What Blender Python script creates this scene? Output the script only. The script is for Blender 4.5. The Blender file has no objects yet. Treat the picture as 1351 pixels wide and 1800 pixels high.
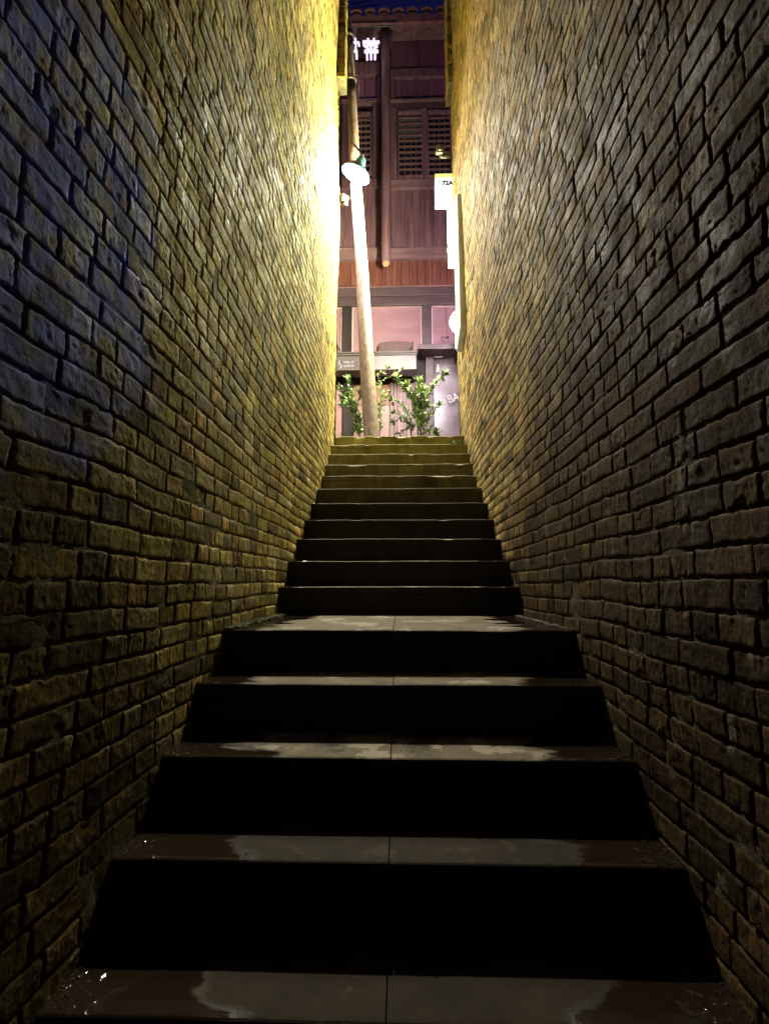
import bpy, bmesh, math, random
import numpy as np
from mathutils import Vector, Matrix, Euler
random.seed(7)
C = bpy.context.scene
COL = C.collection

# ------------------------------------------------------------------ camera, world, exposure
F_PX, PITCH, YAW = 922.35, 0.1362, 0.0312
CAM = Vector((0.0155, 0.0, 1.4908))
cam_d = bpy.data.cameras.new('camera')
cam = bpy.data.objects.new('camera', cam_d); COL.objects.link(cam)
cam.location = CAM
cam.rotation_euler = (math.pi / 2 + PITCH, 0, YAW)
cam_d.sensor_width = 36; cam_d.sensor_fit = 'AUTO'; cam_d.lens = 36 * F_PX / 1800
cam_d.clip_start = 0.02; cam_d.clip_end = 500
C.camera = cam
w = bpy.data.worlds.new('World'); C.world = w; w.use_nodes = True
nt = w.node_tree
sky = nt.nodes.new('ShaderNodeTexSky'); sky.sky_type = 'NISHITA'; sky.sun_disc = False
sky.sun_elevation = math.radians(-2.0); sky.sun_rotation = math.radians(200)
bg = nt.nodes['Background']; 
tn = nt.nodes.new('ShaderNodeMix'); tn.data_type = 'RGBA'; tn.blend_type = 'MULTIPLY'; tn.inputs[0].default_value = 1
tn.inputs[7].default_value = (.45, .42, 2.4, 1)           # deep blue city night sky
nt.links.new(sky.outputs[0], tn.inputs[6]); nt.links.new(tn.outputs[2], bg.inputs[0]); bg.inputs[1].default_value = 0.12
C.view_settings.view_transform = 'Standard'; C.view_settings.look = 'None'
C.view_settings.exposure = 0; C.view_settings.gamma = 1
C.render.engine = 'CYCLES'
C.cycles.use_denoising = True
C.cycles.max_bounces = 5; C.cycles.diffuse_bounces = 1; C.cycles.glossy_bounces = 2
C.cycles.sample_clamp_indirect = 6
LAMP_W, BOX_E, GLOBE_E = 630.0, 2700.0, 22.0

def at(px, py, Y):
    """point on the vertical plane y = Y seen at photo pixel (px, py)"""
    v = Vector(((px - 675.5) / F_PX, (900 - py) / F_PX, -1.0))
    d = cam.rotation_euler.to_matrix() @ v
    return CAM + d * ((Y - CAM.y) / d.y)

# ------------------------------------------------------------------ helpers
ORG = {}
def tag(o, label=None, cat=None, group=None, kind=None):
    if label: o['label'] = label
    if cat: o['category'] = cat
    if group: o['group'] = group
    if kind: o['kind'] = kind
    return o
def thing(name, loc, label, cat, group=None):
    o = bpy.data.objects.new(name, None); COL.objects.link(o)
    o.location = loc; o.empty_display_size = .1; ORG[o.name] = Vector(loc)
    return tag(o, label, cat, group)
def link_mesh(name, me, mats, parent=None, org=None):
    o = bpy.data.objects.new(name, me); COL.objects.link(o)
    for m in (mats if isinstance(mats, (list, tuple)) else [mats]): me.materials.append(m)
    if parent is not None:
        o.parent = parent; ORG[o.name] = ORG[parent.name]
    else:
        ORG[o.name] = Vector(org or (0, 0, 0)); o.location = ORG[o.name]
    return o
class MB:
    def __init__(s): s.v = []; s.f = []
    def add(s, vs, fs):
        n = len(s.v); s.v += [Vector(v) for v in vs]; s.f += [tuple(i + n for i in f) for f in fs]; return s
    def box(s, x0, y0, z0, x1, y1, z1):
        vs = [(x0,y0,z0),(x1,y0,z0),(x1,y1,z0),(x0,y1,z0),(x0,y0,z1),(x1,y0,z1),(x1,y1,z1),(x0,y1,z1)]
        return s.add(vs, [(0,3,2,1),(4,5,6,7),(0,1,5,4),(1,2,6,5),(2,3,7,6),(3,0,4,7)])
    def pbox(s, px0, py0, px1, py1, Y, dep):
        """box with its front face at y=Y covering the photo rectangle, dep deep"""
        pm, qm = (px0 + px1) / 2, (py0 + py1) / 2
        return s.box(at(px0, qm, Y).x, Y, at(pm, py1, Y).z, at(px1, qm, Y).x, Y + dep, at(pm, py0, Y).z)
    def tube(s, pts, rad, n=10, caps=True):
        pts = [Vector(p) for p in pts]; k = len(pts)
        if not isinstance(rad, (list, tuple)): rad = [rad] * k
        vs = []; fs = []; up = None
        for i, p in enumerate(pts):
            t = (pts[min(i+1, k-1)] - pts[max(i-1, 0)]).normalized()
            if up is None:
                up = Vector((0, 1, 0)) if abs(t.y) < .8 else Vector((1, 0, 0))
            a = t.cross(up).normalized(); b = a.cross(t).normalized(); up = b
            for j in range(n):
                an = 2 * math.pi * j / n
                vs.append(p + (a * math.cos(an) + b * math.sin(an)) * rad[i])
        for i in range(k - 1):
            for j in range(n):
                fs.append((i*n+j, i*n+(j+1) % n, (i+1)*n+(j+1) % n, (i+1)*n+j))
        if caps: fs += [tuple(range(n))[::-1], tuple((k-1)*n + j for j in range(n))]
        return s.add(vs, fs)
    def lathe(s, prof, origin, axis=(0, 0, 1), n=28, cap=(False, False)):
        q = Vector((0, 0, 1)).rotation_difference(Vector(axis).normalized())
        vs = []; fs = []; k = len(prof)
        for r, h in prof:
            for j in range(n):
                an = 2*math.pi*j/n
                vs.append(Vector(origin) + q @ Vector((r*math.cos(an), r*math.sin(an), h)))
        for i in range(k-1):
            for j in range(n): fs.append((i*n+j, i*n+(j+1) % n, (i+1)*n+(j+1) % n, (i+1)*n+j))
        if cap[0]: fs.append(tuple(range(n))[::-1])
        if cap[1]: fs.append(tuple((k-1)*n+j for j in range(n)))
        return s.add(vs, fs)
    def rot(s, ang, axis, c):
        M = Matrix.Translation(c) @ Matrix.Rotation(ang, 4, axis) @ Matrix.Translation(-Vector(c))
        s.v = [M @ v for v in s.v]; return s
    def build(s, name, mat, parent=None, bevel=0, smooth=False, org=None, seg=2):
        o0 = ORG[parent.name] if parent is not None else Vector(org or (0, 0, 0))
        me = bpy.data.meshes.new(name)
        me.from_pydata([v - o0 for v in s.v], [], s.f)
        if bevel:
            bm = bmesh.new(); bm.from_mesh(me)
            bmesh.ops.bevel(bm, geom=[e for e in bm.edges if len(e.link_faces) == 2 and e.calc_face_angle(0) > .6], offset=bevel, segments=seg, affect='EDGES', profile=.6)
            bm.to_mesh(me); bm.free()
        me.update()
        if smooth:
            for p in me.polygons: p.use_smooth = True
        return link_mesh(name, me, mat, parent, o0)

# ------------------------------------------------------------------ materials
def new_mat(name):
    m = bpy.data.materials.new(name); m.use_nodes = True
    return m, m.node_tree, m.node_tree.nodes['Principled BSDF']
def N(nt, t, **kw):
    n = nt.nodes.new('ShaderNode' + t)
    for k, v in kw.items(): setattr(n, k, v)
    return n
def coords(nt, scale=(1, 1, 1)):
    tc = N(nt, 'TexCoord'); mp = N(nt, 'Mapping'); mp.inputs['Scale'].default_value = scale
    nt.links.new(tc.outputs['Object'], mp.inputs['Vector']); return mp.outputs[0]
def noise(nt, vec, scale, detail=5, rough=.6):
    n = N(nt, 'TexNoise'); n.inputs['Scale'].default_value = scale; n.inputs['Detail'].default_value = detail
    n.inputs['Roughness'].default_value = rough; nt.links.new(vec, n.inputs['Vector']); return n.outputs['Fac']
def ramp(nt, fac, stops):
    r = N(nt, 'ValToRGB'); e = r.color_ramp.elements
    while len(e) < len(stops): e.new(.5)
    for el, (p, c) in zip(e, stops):
        el.position = p; el.color = (*c, 1) if len(c) == 3 else c
    nt.links.new(fac, r.inputs[0]); return r.outputs[0]
def mixc(nt, fac, a, b, mode='MIX'):
    m = N(nt, 'Mix', data_type='RGBA', blend_type=mode)
    for sock, v in ((m.inputs['Factor'], fac), (m.inputs['A'], a), (m.inputs['B'], b)):
        sock = {'Factor': m.inputs[0], 'A': m.inputs[6], 'B': m.inputs[7]}[sock.name] if True else sock
        if hasattr(v, 'links'): nt.links.new(v, sock)
        elif isinstance(v, (int, float)): sock.default_value = v
        else: sock.default_value = (*v, 1)
    return m.outputs[2]
def math_(nt, op, a, b=None, clamp=False):
    m = N(nt, 'Math', operation=op); m.use_clamp = clamp
    for i, v in enumerate((a, b)):
        if v is None: continue
        if hasattr(v, 'links'): nt.links.new(v, m.inputs[i])
        else: m.inputs[i].default_value = v
    return m.outputs[0]
def bump(nt, bsdf, h, dist=.003, strength=1):
    b = N(nt, 'Bump'); b.inputs['Distance'].default_value = dist; b.inputs['Strength'].default_value = strength
    nt.links.new(h, b.inputs['Height']); nt.links.new(b.outputs[0], bsdf.inputs['Normal'])
def mottled(name, a, b, scale=6, rough=.6, stretch=(1, 1, 1), bd=.002, rough2=None, metallic=0, det=6, lo=.35, hi=.68, spec=.5):
    m, nt, p = new_mat(name)
    v = coords(nt, stretch); n1 = noise(nt, v, scale, det)
    nt.links.new(ramp(nt, n1, [(lo, a), (hi, b)]), p.inputs['Base Color'])
    p.inputs['Metallic'].default_value = metallic; p.inputs['Specular IOR Level'].default_value = spec
    if rough2 is None: p.inputs['Roughness'].default_value = rough
    else: nt.links.new(ramp(nt, noise(nt, v, scale*.7, 4), [(.3, (rough,)*3), (.7, (rough2,)*3)]), p.inputs['Roughness'])
    if bd: bump(nt, p, noise(nt, v, scale*4, 6), bd)
    return m
def emit(name, col, st):
    m, nt, p = new_mat(name)
    p.inputs['Base Color'].default_value = (.1, .1, .1, 1); p.inputs['Roughness'].default_value = .9; p.inputs['Specular IOR Level'].default_value = .1
    p.inputs['Emission Color'].default_value = (*col, 1); p.inputs['Emission Strength'].default_value = st
    return m
M = {}
def brick_mat():
    m, nt, p = new_mat('old_brick')
    at_ = N(nt, 'Attribute'); at_.attribute_name = 'tint'
    v = coords(nt); vs = coords(nt, (1, 1, .16))
    n1 = noise(nt, v, 14, 8, .65); n2 = noise(nt, vs, 60, 5, .6); n3 = noise(nt, v, 1.3, 4)
    c = mixc(nt, 1, at_.outputs['Color'], ramp(nt, n1, [(.25, (.5,)*3), (.5, (1,)*3), (.78, (1.35, 1.32, 1.25))]), 'MULTIPLY')
    c = mixc(nt, .75, c, ramp(nt, n2, [(.3, (.4,)*3), (.5, (.95,)*3), (.7, (1.75, 1.7, 1.6))]), 'MULTIPLY')
    c = mixc(nt, .55, c, ramp(nt, n3, [(.3, (.55, .5, .45)), (.65, (1.15,)*3)]), 'MULTIPLY')
    c = mixc(nt, .8, c, ramp(nt, noise(nt, v, 5.5, 9, .72), [(.38, (.42, .38, .32)), (.53, (1,)*3), (.7, (1.2,)*3)]), 'MULTIPLY')
    # lime bloom streaks, black soot spots
    c = mixc(nt, ramp(nt, noise(nt, coords(nt, (1, 1, .3)), 9, 9, .7), [(.6, (0,)*3), (.72, (.55,)*3)]), c, (.55, .5, .36))
    c = mixc(nt, ramp(nt, noise(nt, v, 26, 6, .7), [(.63, (0,)*3), (.7, (.8,)*3)]), c, (.03, .026, .018))
    c = mixc(nt, .7, c, ramp(nt, noise(nt, v, 130, 4, .7), [(.36, (.35,)*3), (.5, (1,)*3), (.66, (1.7,)*3)]), 'MULTIPLY')   # pores and sand grains
    st = N(nt, 'Attribute'); st.attribute_name = 'blue_cast'
    c = mixc(nt, st.outputs['Fac'], c, (.17, .19, .78))  # blue veil of flare light mixed into the brick colour
    nt.links.new(c, p.inputs['Base Color'])
    nt.links.new(ramp(nt, noise(nt, v, 7, 5), [(.35, (.6,)*3), (.62, (.92,)*3)]), p.inputs['Roughness'])
    p.inputs['Specular IOR Level'].default_value = .12
    h = math_(nt, 'ADD', math_(nt, 'MULTIPLY', noise(nt, v, 45, 9, .72), 1.0), math_(nt, 'MULTIPLY', n2, .6))
    bump(nt, p, h, .0055)
    return m
def mortar_mat():
    m, nt, p = new_mat('dark_mortar')
    v = coords(nt)
    c = ramp(nt, noise(nt, v, 9, 8, .7), [(.3, (.04, .034, .022)), (.5, (.10, .082, .05)), (.68, (.22, .185, .12))])
    st = N(nt, 'Attribute'); st.attribute_name = 'blue_cast'
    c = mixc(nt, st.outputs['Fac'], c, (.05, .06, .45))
    nt.links.new(c, p.inputs['Base Color']); p.inputs['Roughness'].default_value = .9
    p.inputs['Specular IOR Level'].default_value = .2
    bump(nt, p, noise(nt, v, 70, 9, .7), .008)
    return m
def tread_mat():
    m, nt, p = new_mat('wet_stone_tread')
    v = coords(nt); sx = N(nt, 'SeparateXYZ'); nt.links.new(v, sx.inputs[0])
    dry = ramp(nt, noise(nt, v, 7, 9, .7), [(.3, (.08, .062, .038)), (.55, (.145, .118, .078)), (.75, (.23, .195, .14))])
    ax = math_(nt, 'ABSOLUTE', sx.outputs[0])
    wob = noise(nt, coords(nt, (1, 2.3, 11.0)), 3.2, 7, .55)
    f = math_(nt, 'ADD', ax, math_(nt, 'MULTIPLY', wob, .55))
    up = math_(nt, 'MULTIPLY', sx.outputs[2], .16)           # lower steps stay wetter
    wet = ramp(nt, math_(nt, 'SUBTRACT', f, up), [(.52, (0,)*3), (.60, (1,)*3)])
    mid = ramp(nt, noise(nt, v, 4.6, 6, .6), [(.56, (0,)*3), (.58, (1,)*3)])
    c = mixc(nt, math_(nt, 'MULTIPLY', mid, .75), dry, (.33, .29, .215))
    dm = math_(nt, 'ADD', math_(nt, 'MULTIPLY', noise(nt, v, 3.7, 8, .6), .62), math_(nt, 'SUBTRACT', sx.outputs[2], .62))
    c = mixc(nt, ramp(nt, dm, [(.60, (1,)*3), (.68, (0,)*3)]), c, mixc(nt, 1, c, (.15, .12, .085), 'MULTIPLY'))   # lower treads darkened: damp, plus weaker light painted into the colour
    c = mixc(nt, wet, c, (.016, .010, .006))
    moss = ramp(nt, math_(nt, 'ADD', math_(nt, 'MULTIPLY', noise(nt, v, 8, 6), .9), math_(nt, 'MULTIPLY', sx.outputs[2], .3)), [(1.0, (0,)*3), (1.35, (1,)*3)])
    c = mixc(nt, moss, c, (.16, .15, .035))
    nt.links.new(c, p.inputs['Base Color'])
    nt.links.new(mixc(nt, ramp(nt, wet, [(.86, (0,)*3), (1, (1,)*3)]), (.11,)*3, (.5,)*3), p.inputs['Specular IOR Level'])
    r = mixc(nt, wet, (.7,)*3, (.09,)*3)
    nt.links.new(r, p.inputs['Roughness'])
    side = ramp(nt, math_(nt, 'ADD', ax, math_(nt, 'MULTIPLY', noise(nt, v, 9, 3), .12)), [(.63, (0,)*3), (.69, (1,)*3)])
    hgt = math_(nt, 'ADD', math_(nt, 'MULTIPLY', noise(nt, v, 90, 8, .7), math_(nt, 'SUBTRACT', 1.05, wet)), math_(nt, 'MULTIPLY', noise(nt, v, 34, 3, .5), math_(nt, 'MULTIPLY', side, 4.2)))
    bump(nt, p, hgt, .0024)
    return m
def riser_mat():
    m, nt, p = new_mat('dark_riser_stone')
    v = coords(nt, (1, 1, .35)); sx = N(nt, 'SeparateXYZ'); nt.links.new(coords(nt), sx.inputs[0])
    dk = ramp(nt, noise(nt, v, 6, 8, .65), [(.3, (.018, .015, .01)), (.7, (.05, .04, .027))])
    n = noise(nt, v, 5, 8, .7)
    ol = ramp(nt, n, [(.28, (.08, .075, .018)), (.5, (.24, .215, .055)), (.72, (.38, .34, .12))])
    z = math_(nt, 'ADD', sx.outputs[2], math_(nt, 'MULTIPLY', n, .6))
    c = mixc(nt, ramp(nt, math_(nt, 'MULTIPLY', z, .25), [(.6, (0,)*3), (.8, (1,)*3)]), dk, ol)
    nt.links.new(c, p.inputs['Base Color']); p.inputs['Roughness'].default_value = .6
    p.inputs['Specular IOR Level'].default_value = .2
    bump(nt, p, noise(nt, v, 30, 8, .7), .004)
    return m
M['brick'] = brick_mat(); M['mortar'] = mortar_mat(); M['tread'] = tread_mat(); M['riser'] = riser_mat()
G = (1, 1, .07)
M['wood_dark'] = mottled('dark_stained_timber', (.055, .025, .032), (.13, .062, .070), 14, .5, G, .002, .75)
M['wood_mid'] = mottled('weathered_brown_plank', (.095, .044, .054), (.25, .125, .14), 16, .5, G, .003, .8)
M['wood_beam'] = mottled('pale_worn_beam', (.15, .08, .082), (.30, .175, .175), 9, .6, (.12, 1, 1), .003)
M['wood_red'] = mottled('red_brown_plank', (.11, .034, .025), (.23, .085, .06), 14, .5, G, .003)
M['wood_black'] = mottled('black_frame_and_gap_shade', (.009, .006, .007), (.022, .015, .016), 10, .6, G, .001, spec=.25)
M['wood_plum'] = mottled('plum_painted_timber', (.05, .028, .034), (.085, .052, .06), 8, .5, (.15, 1, 1), .001)
M['end_grain'] = mottled('cut_log_end', (.42, .25, .12), (.62, .40, .22), 30, .7)
M['panel_dark'] = mottled('dark_purple_panel', (.13, .045, .085), (.24, .085, .15), 5, .5, G, .002)
M['rose'] = mottled('rose_tinted_pane', (.23, .12, .145), (.30, .172, .20), 5, .32, (.25, 1, 1), .0006)
M['rose_edge'] = mottled('pale_rose_trim', (.5, .33, .33), (.62, .44, .44), 8, .5)
M['rose_brown'] = mottled('brown_red_panel', (.17, .06, .05), (.26, .10, .085), 7, .5)
M['curtain'] = mottled('pale_pink_curtain', (.31, .215, .24), (.42, .31, .335), 5, .8, G)
M['arch'] = mottled('dark_mauve_panel', (.075, .035, .045), (.10, .05, .06), 60, .5, (1, 1, .05))
M['sign_grey'] = mottled('mauve_grey_sign_metal', (.13, .095, .115), (.18, .135, .16), 4, .35)
M['sign_dark'] = mottled('dark_grey_sign_metal', (.04, .029, .034), (.06, .045, .05), 4, .4)
M['tile'] = mottled('red_clay_roof_tile', (.16, .065, .075), (.36, .15, .145), 12, .75, bd=.004)
M['tile_rim'] = mottled('pale_tile_rim', (.3, .15, .11), (.45, .24, .18), 20, .7)
M['lattice'] = mottled('worn_lattice_wood', (.11, .06, .05), (.24, .14, .11), 20, .45)
M['pane_grey'] = mottled('dusty_window_glass', (.10, .085, .085), (.17, .145, .14), 9, .25, bd=0)
M['pane_dark'] = mottled('dark_window_glass', (.012, .009, .012), (.03, .022, .026), 9, .12, bd=0)
M['pole'] = mottled('speckled_concrete_pole', (.14, .098, .098), (.31, .23, .225), 28, .8, (1, 1, .5), .004)
M['pole_rust'] = mottled('stained_upper_pole', (.16, .09, .085), (.44, .31, .29), 22, .8, (1, 1, .3), .004)
M['steel'] = mottled('dull_galvanised_steel', (.25, .24, .22), (.42, .41, .38), 20, .4, metallic=.6)
M['black'] = mottled('black_plastic', (.01, .01, .01), (.02, .02, .02), 20, .4, bd=0)
M['white'] = mottled('white_painted_metal', (.7, .7, .68), (.82, .82, .8), 12, .35, bd=0)
M['shade_blue'] = mottled('blue_grey_enamel', (.05, .10, .18), (.10, .17, .26), 12, .35, bd=.0005)
M['shade_in'] = mottled('white_enamel', (.8, .78, .78), (.86, .85, .85), 12, .3, bd=0)
M['panel_metal'] = mottled('brushed_grey_metal', (.55, .56, .52), (.68, .69, .65), 6, .3, (1, 1, .1), .0004)
M['door_glass'] = mottled('smeared_door_glass', (.04, .026, .031), (.12, .085, .093), 5, .25, bd=0)
M['street'] = mottled('street_paving', (.14, .12, .10), (.24, .21, .18), 4, .7, bd=.004)
M['floor'] = mottled('dark_wet_paving', (.03, .026, .02), (.08, .07, .055), 5, .35, bd=.004)
M['moss'] = mottled('moss', (.05, .06, .015), (.13, .14, .035), 40, .9, bd=.01)
M['grit'] = mottled('wet_grit', (.03, .025, .02), (.12, .10, .08), 60, .05, bd=0, spec=.8)
M['lime'] = mottled('crumbled_lime_mortar', (.22, .2, .15), (.4, .36, .29), 40, .8, bd=.006)
M['leaf'] = mottled('fresh_green_leaf', (.10, .17, .04), (.27, .37, .12), 25, .4, bd=0)
M['leaf_dark'] = mottled('dark_green_leaf', (.05, .095, .03), (.16, .24, .075), 25, .35, bd=0)
M['stem'] = mottled('green_brown_stem', (.08, .07, .04), (.16, .14, .08), 40, .7)
M['cable'] = M['black']
M['e_lamp'] = emit('lamp_glow', (1, .96, .98), 30)
M['e_box'] = emit('lightbox_glow', (.97, 1, .5), BOX_E)
M['e_front'] = emit('column_front_glow', (1, .95, .72), 20)
M['e_back_fill'] = emit('column_back_fill', (1, .82, .95), 380)  # unseen back face, glow added to light the shop front
M['e_face'] = emit('lit_sign_face', (1, .99, .94), 1.12)
M['e_yellow'] = emit('lit_yellow_band', (1, .93, .25), 1.15)
M['e_globe'] = emit('globe_glow', (1, .88, .98), GLOBE_E)
M['e_char'] = emit('lit_lettering', (.86, .72, .95), 1.25)
M['ink'] = mottled('black_ink', (.004,)*3, (.006,)*3, 9, .8, bd=0)
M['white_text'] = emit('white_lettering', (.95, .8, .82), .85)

# ------------------------------------------------------------------ stone staircase
RISE, GO, HALF = .1638, .25, .70
def nose_y(k): return 1.379 + GO*(k-5) if k <= 8 else 3.122 + GO*(k-9)
TOP = 19; STREET = TOP * RISE
_r = np.random.RandomState(3)
def vnoise(x, y, seed=0):
    """2-D value noise, -1..1"""
    x = np.asarray(x, float); y = np.asarray(y, float)
    xi = np.floor(x).astype(np.int64); yi = np.floor(y).astype(np.int64)
    fx = x - xi; fy = y - yi; fx = fx*fx*(3-2*fx); fy = fy*fy*(3-2*fy)
    def h(a, b):
        n = (a*374761393 + b*668265263 + seed*974634777) & 0xffffffff
        n = ((n ^ (n >> 13)) * 1274126177) & 0xffffffff
        return ((n ^ (n >> 16)) & 0xffff) / 32767.5 - 1
    return (h(xi, yi)*(1-fx) + h(xi+1, yi)*fx)*(1-fy) + (h(xi, yi+1)*(1-fx) + h(xi+1, yi+1)*fx)*fy

stairs = thing('stone_staircase', (0, .379, 0), 'wet dark stone staircase with a landing climbing between two brick walls', 'staircase')
def slab(k, xa, xb, y0, y1, zt, th, rough, nseg):
    """tread slab: profile swept along x with a worn front edge"""
    mb = MB(); n = nseg
    ny = 4 if y1-y0 < .5 else 10
    back = [(y0 + (y1-y0)*(1 - j/ny)**1.3, 0) for j in range(ny)]
    prof = [(y1, -th)] + back + [(y0+.014, 0), (y0+.006, -.0012), (y0+.002, -.004), (y0, -.009), (y0+.002, -th)]
    vs = []; m = len(prof)
    for i in range(n+1):
        x = xa + (xb-xa)*i/n
        chip = max(0, float(vnoise(x*9, k*3.1, 5))-.35) * rough * .05 + abs(float(vnoise(x*40, k*7.7, 9)))*rough*.006
        dz = float(vnoise(x*5, k*1.3, 2))*rough*.004
        for j, (y, z) in enumerate(prof):
            e = 1 if j > ny else 0
            vs.append((x, y + e*chip*(.6 if j == ny+1 else 1), zt + z + dz*(1 if y < y1-.02 else .3) - (e*chip*.6 if j < m-1 else 0)))
    fs = [(i*m+j, (i+1)*m+j, (i+1)*m+(j+1) % m, i*m+(j+1) % m) for i in range(n) for j in range(m)]
    fs += [tuple(range(m))[::-1], tuple(n*m+j for j in range(m))]
    return mb.add(vs, fs)
def slab_obj(par, *a):                    # a[5] is the tread's height
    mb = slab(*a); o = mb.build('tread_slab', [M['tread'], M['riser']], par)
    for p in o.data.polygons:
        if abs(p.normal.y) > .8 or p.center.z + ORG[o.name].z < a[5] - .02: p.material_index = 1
for k in range(1, TOP+1):
    y0 = nose_y(k); y1 = nose_y(k+1) if k < TOP else y0 + .26
    z0, z1 = (k-1)*RISE, k*RISE
    th = .045
    rb = MB()
    n = 26; vs = []
    for i in range(n+1):
        x = -.735 + 1.47*i/n
        for j, zz in enumerate((z0-.02, z0+.03, z0+.07, z1-th-.002)):
            vs.append((x, y0+.004 + .003*float(vnoise(x*6, zz*9+k, 4)), zz))
        vs.append((x, y1+.03, z1-th-.002)); vs.append((x, y1+.03, z0-.02))
    rb.add(vs, [(i*6+j, i*6+(j+1) % 6, (i+1)*6+(j+1) % 6, (i+1)*6+j) for i in range(n) for j in range(6)]
           + [tuple(range(6)), tuple(n*6+j for j in range(6))[::-1]])
    st = rb.build('step', M['riser'], stairs)
    rough = .22 if k < 9 else (.35 if k < 15 else .9)
    jx = -.012 + random.uniform(-.006, .006)
    slab_obj(st, k, -.735, jx-.0015, y0, y1+.012, z1, th, rough, 40)
    slab_obj(st, k, jx+.0015, .735, y0, y1+.012, z1 + random.uniform(-.0012, .0012), th, rough, 40)

# ------------------------------------------------------------------ brick walls
def gen_bricks(rng, s0, s1, z0, z1, res, clip=None):
    """brick list: centre s, z, half a, b, class"""
    out = []; z = z0
    while z < z1:
        h = rng.uniform(.064, .0725); mode = rng.rand()
        ph = .5 if mode < .5 else (.88 if mode < .8 else .22)
        s = s0 - rng.uniform(0, .1)
        while s < s1:
            L = rng.uniform(.09, .125) if rng.rand() < ph else rng.uniform(.175, .235)
            g = rng.uniform(.004, .010)
            a, b = max(s, s0), min(s+L, s1)
            if b - a > .03: out.append(((a+b)/2, z+h/2, (b-a)/2, (h - rng.uniform(.005, .0105))/2, res((a+b)/2, z)))
            s += L + g
        z += h
    return out
GRID = {0: (4, 3), 1: (8, 5), 2: (15, 8), 3: (26, 12)}
def brick_mesh(rng, bl, fmap, blue_cast=None, seed=1, near_shade=-9):
    VV, FF, TT, SS = [], [], [], []; base = 0
    for cls, (nx, ny) in GRID.items():
        B = [b for b in bl if b[4] == cls]
        if not B: continue
        A = np.array([b[:4] for b in B]); nb = len(A)
        cs, cz, a, b = [A[:, i][:, None] for i in range(4)]
        def axis(n, half):
            t = np.linspace(-1, 1, n-2)[None, :] * np.ones((nb, 1))
            inner = 1 - .004/half
            return np.concatenate([-np.ones((nb, 1)), t*inner, np.ones((nb, 1))], 1)
        U = axis(nx, a); V = axis(ny, b)
        u = np.repeat(U[:, None, :], ny, 1).reshape(nb, -1); v = np.repeat(V[:, :, None], nx, 2).reshape(nb, -1)
        us, vs_ = u*a, v*b
        r = rng.uniform(.003, .010, (nb, 1))
        qx = np.maximum(0, abs(us)-(a-r)); qz = np.maximum(0, abs(vs_)-(b-r)); q = np.hypot(qx, qz)
        k = np.where(q > r, r/np.maximum(q, 1e-6), 1)
        us = np.sign(us)*(np.minimum(abs(us), a-r) + qx*k); vs_ = np.sign(vs_)*(np.minimum(abs(vs_), b-r) + qz*k)
        tilt = rng.normal(0, .012, (nb, 1))
        s = cs + us - tilt*vs_; z = cz + vs_ + tilt*us
        wear = rng.rand(nb, 1)
        amp = np.where(wear > .8, 2.2, 1.0)
        s2 = s + amp*(.0022*vnoise(s*38, z*38, seed) + .0018*vnoise(s*110, z*110, seed+1))
        z2 = z + amp*(.0020*vnoise(s*38, z*38, seed+2) + .0017*vnoise(s*110, z*110, seed+3))
        e = np.minimum(a-abs(us), b-abs(vs_))
        rim = np.clip(1 - e/.005, 0, 1)**2
        d = rng.normal(0, .0009, (nb, 1)) + rng.normal(0, .008, (nb, 1))*us + rng.normal(0, .012, (nb, 1))*vs_
        d = d - rim*rng.uniform(.0012, .0034, (nb, 1))
        d = d + .0008*vnoise(s*55, z*55, seed+4) + .0010*vnoise(s*120, z*120, seed+5)*(cls > 1)
        pit = np.clip(vnoise(s*16, z*22, seed+6) - .38, 0, 1)
        d = d - pit*np.where(wear > .75, .009, .002)
        d = d - np.where(wear > .985, .003, 0)
        if cls > 1: d = d + .0009*vnoise(s*260, z*260, seed+9) - .0035*np.clip(vnoise(s*95, z*95, seed+10) - .45, 0, 1)
        n = nx*ny
        ring = [i for i in range(nx)] + [j*nx+nx-1 for j in range(1, ny)] + [(ny-1)*nx+i for i in range(nx-2, -1, -1)] + [j*nx for j in range(ny-2, 0, -1)]
        S = np.concatenate([s2, s2[:, ring]], 1); Z = np.concatenate([z2, z2[:, ring]], 1)
        D = np.concatenate([d, np.full((nb, len(ring)), -.03)], 1)
        P = fmap(S, Z, D)                                # nb, m, 3
        m = P.shape[1]
        quads = [(j*nx+i, j*nx+i+1, (j+1)*nx+i+1, (j+1)*nx+i) for j in range(ny-1) for i in range(nx-1)]
        L = len(ring)
        quads += [(ring[(i+1) % L], ring[i], n+i, n+(i+1) % L) for i in range(L)]
        Q = np.array(quads)[None] + (np.arange(nb)*m)[:, None, None] + base
        base += nb*m
        # kiln colour of each brick
        hue = rng.rand(nb); val = np.clip(rng.normal(1, .2, nb), .45, 1.4)
        c0 = np.array([.44, .34, .115]); c1 = np.array([.41, .265, .10]); c2 = np.array([.39, .315, .145]); c3 = np.array([.20, .155, .066])
        tint = np.where(hue[:, None] < .5, c0, np.where(hue[:, None] < .68, c1, np.where(hue[:, None] < .9, c2, c3)))*val[:, None]
        # lower, nearer bricks turn redder, and darker to paint in the light's falloff
        q = near_shade - .5*A[:, 0] - .85*(A[:, 1]-CAM.z) + .35*vnoise(A[:, 0]*1.1, A[:, 1]*1.3, seed+12)
        if near_shade > 1.5: tint = tint*np.array([.97, 1.0, 1.12])
        old = np.clip(q*.9 + rng.normal(0, .14, nb), 0, .9)[:, None]  # old: share of painted shade and red-brown mixed into each brick
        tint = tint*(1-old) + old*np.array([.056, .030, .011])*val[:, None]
        VV.append(P.reshape(-1, 3)); FF.append(Q.reshape(-1, 4)); TT.append(np.repeat(tint, m, 0))
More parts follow.
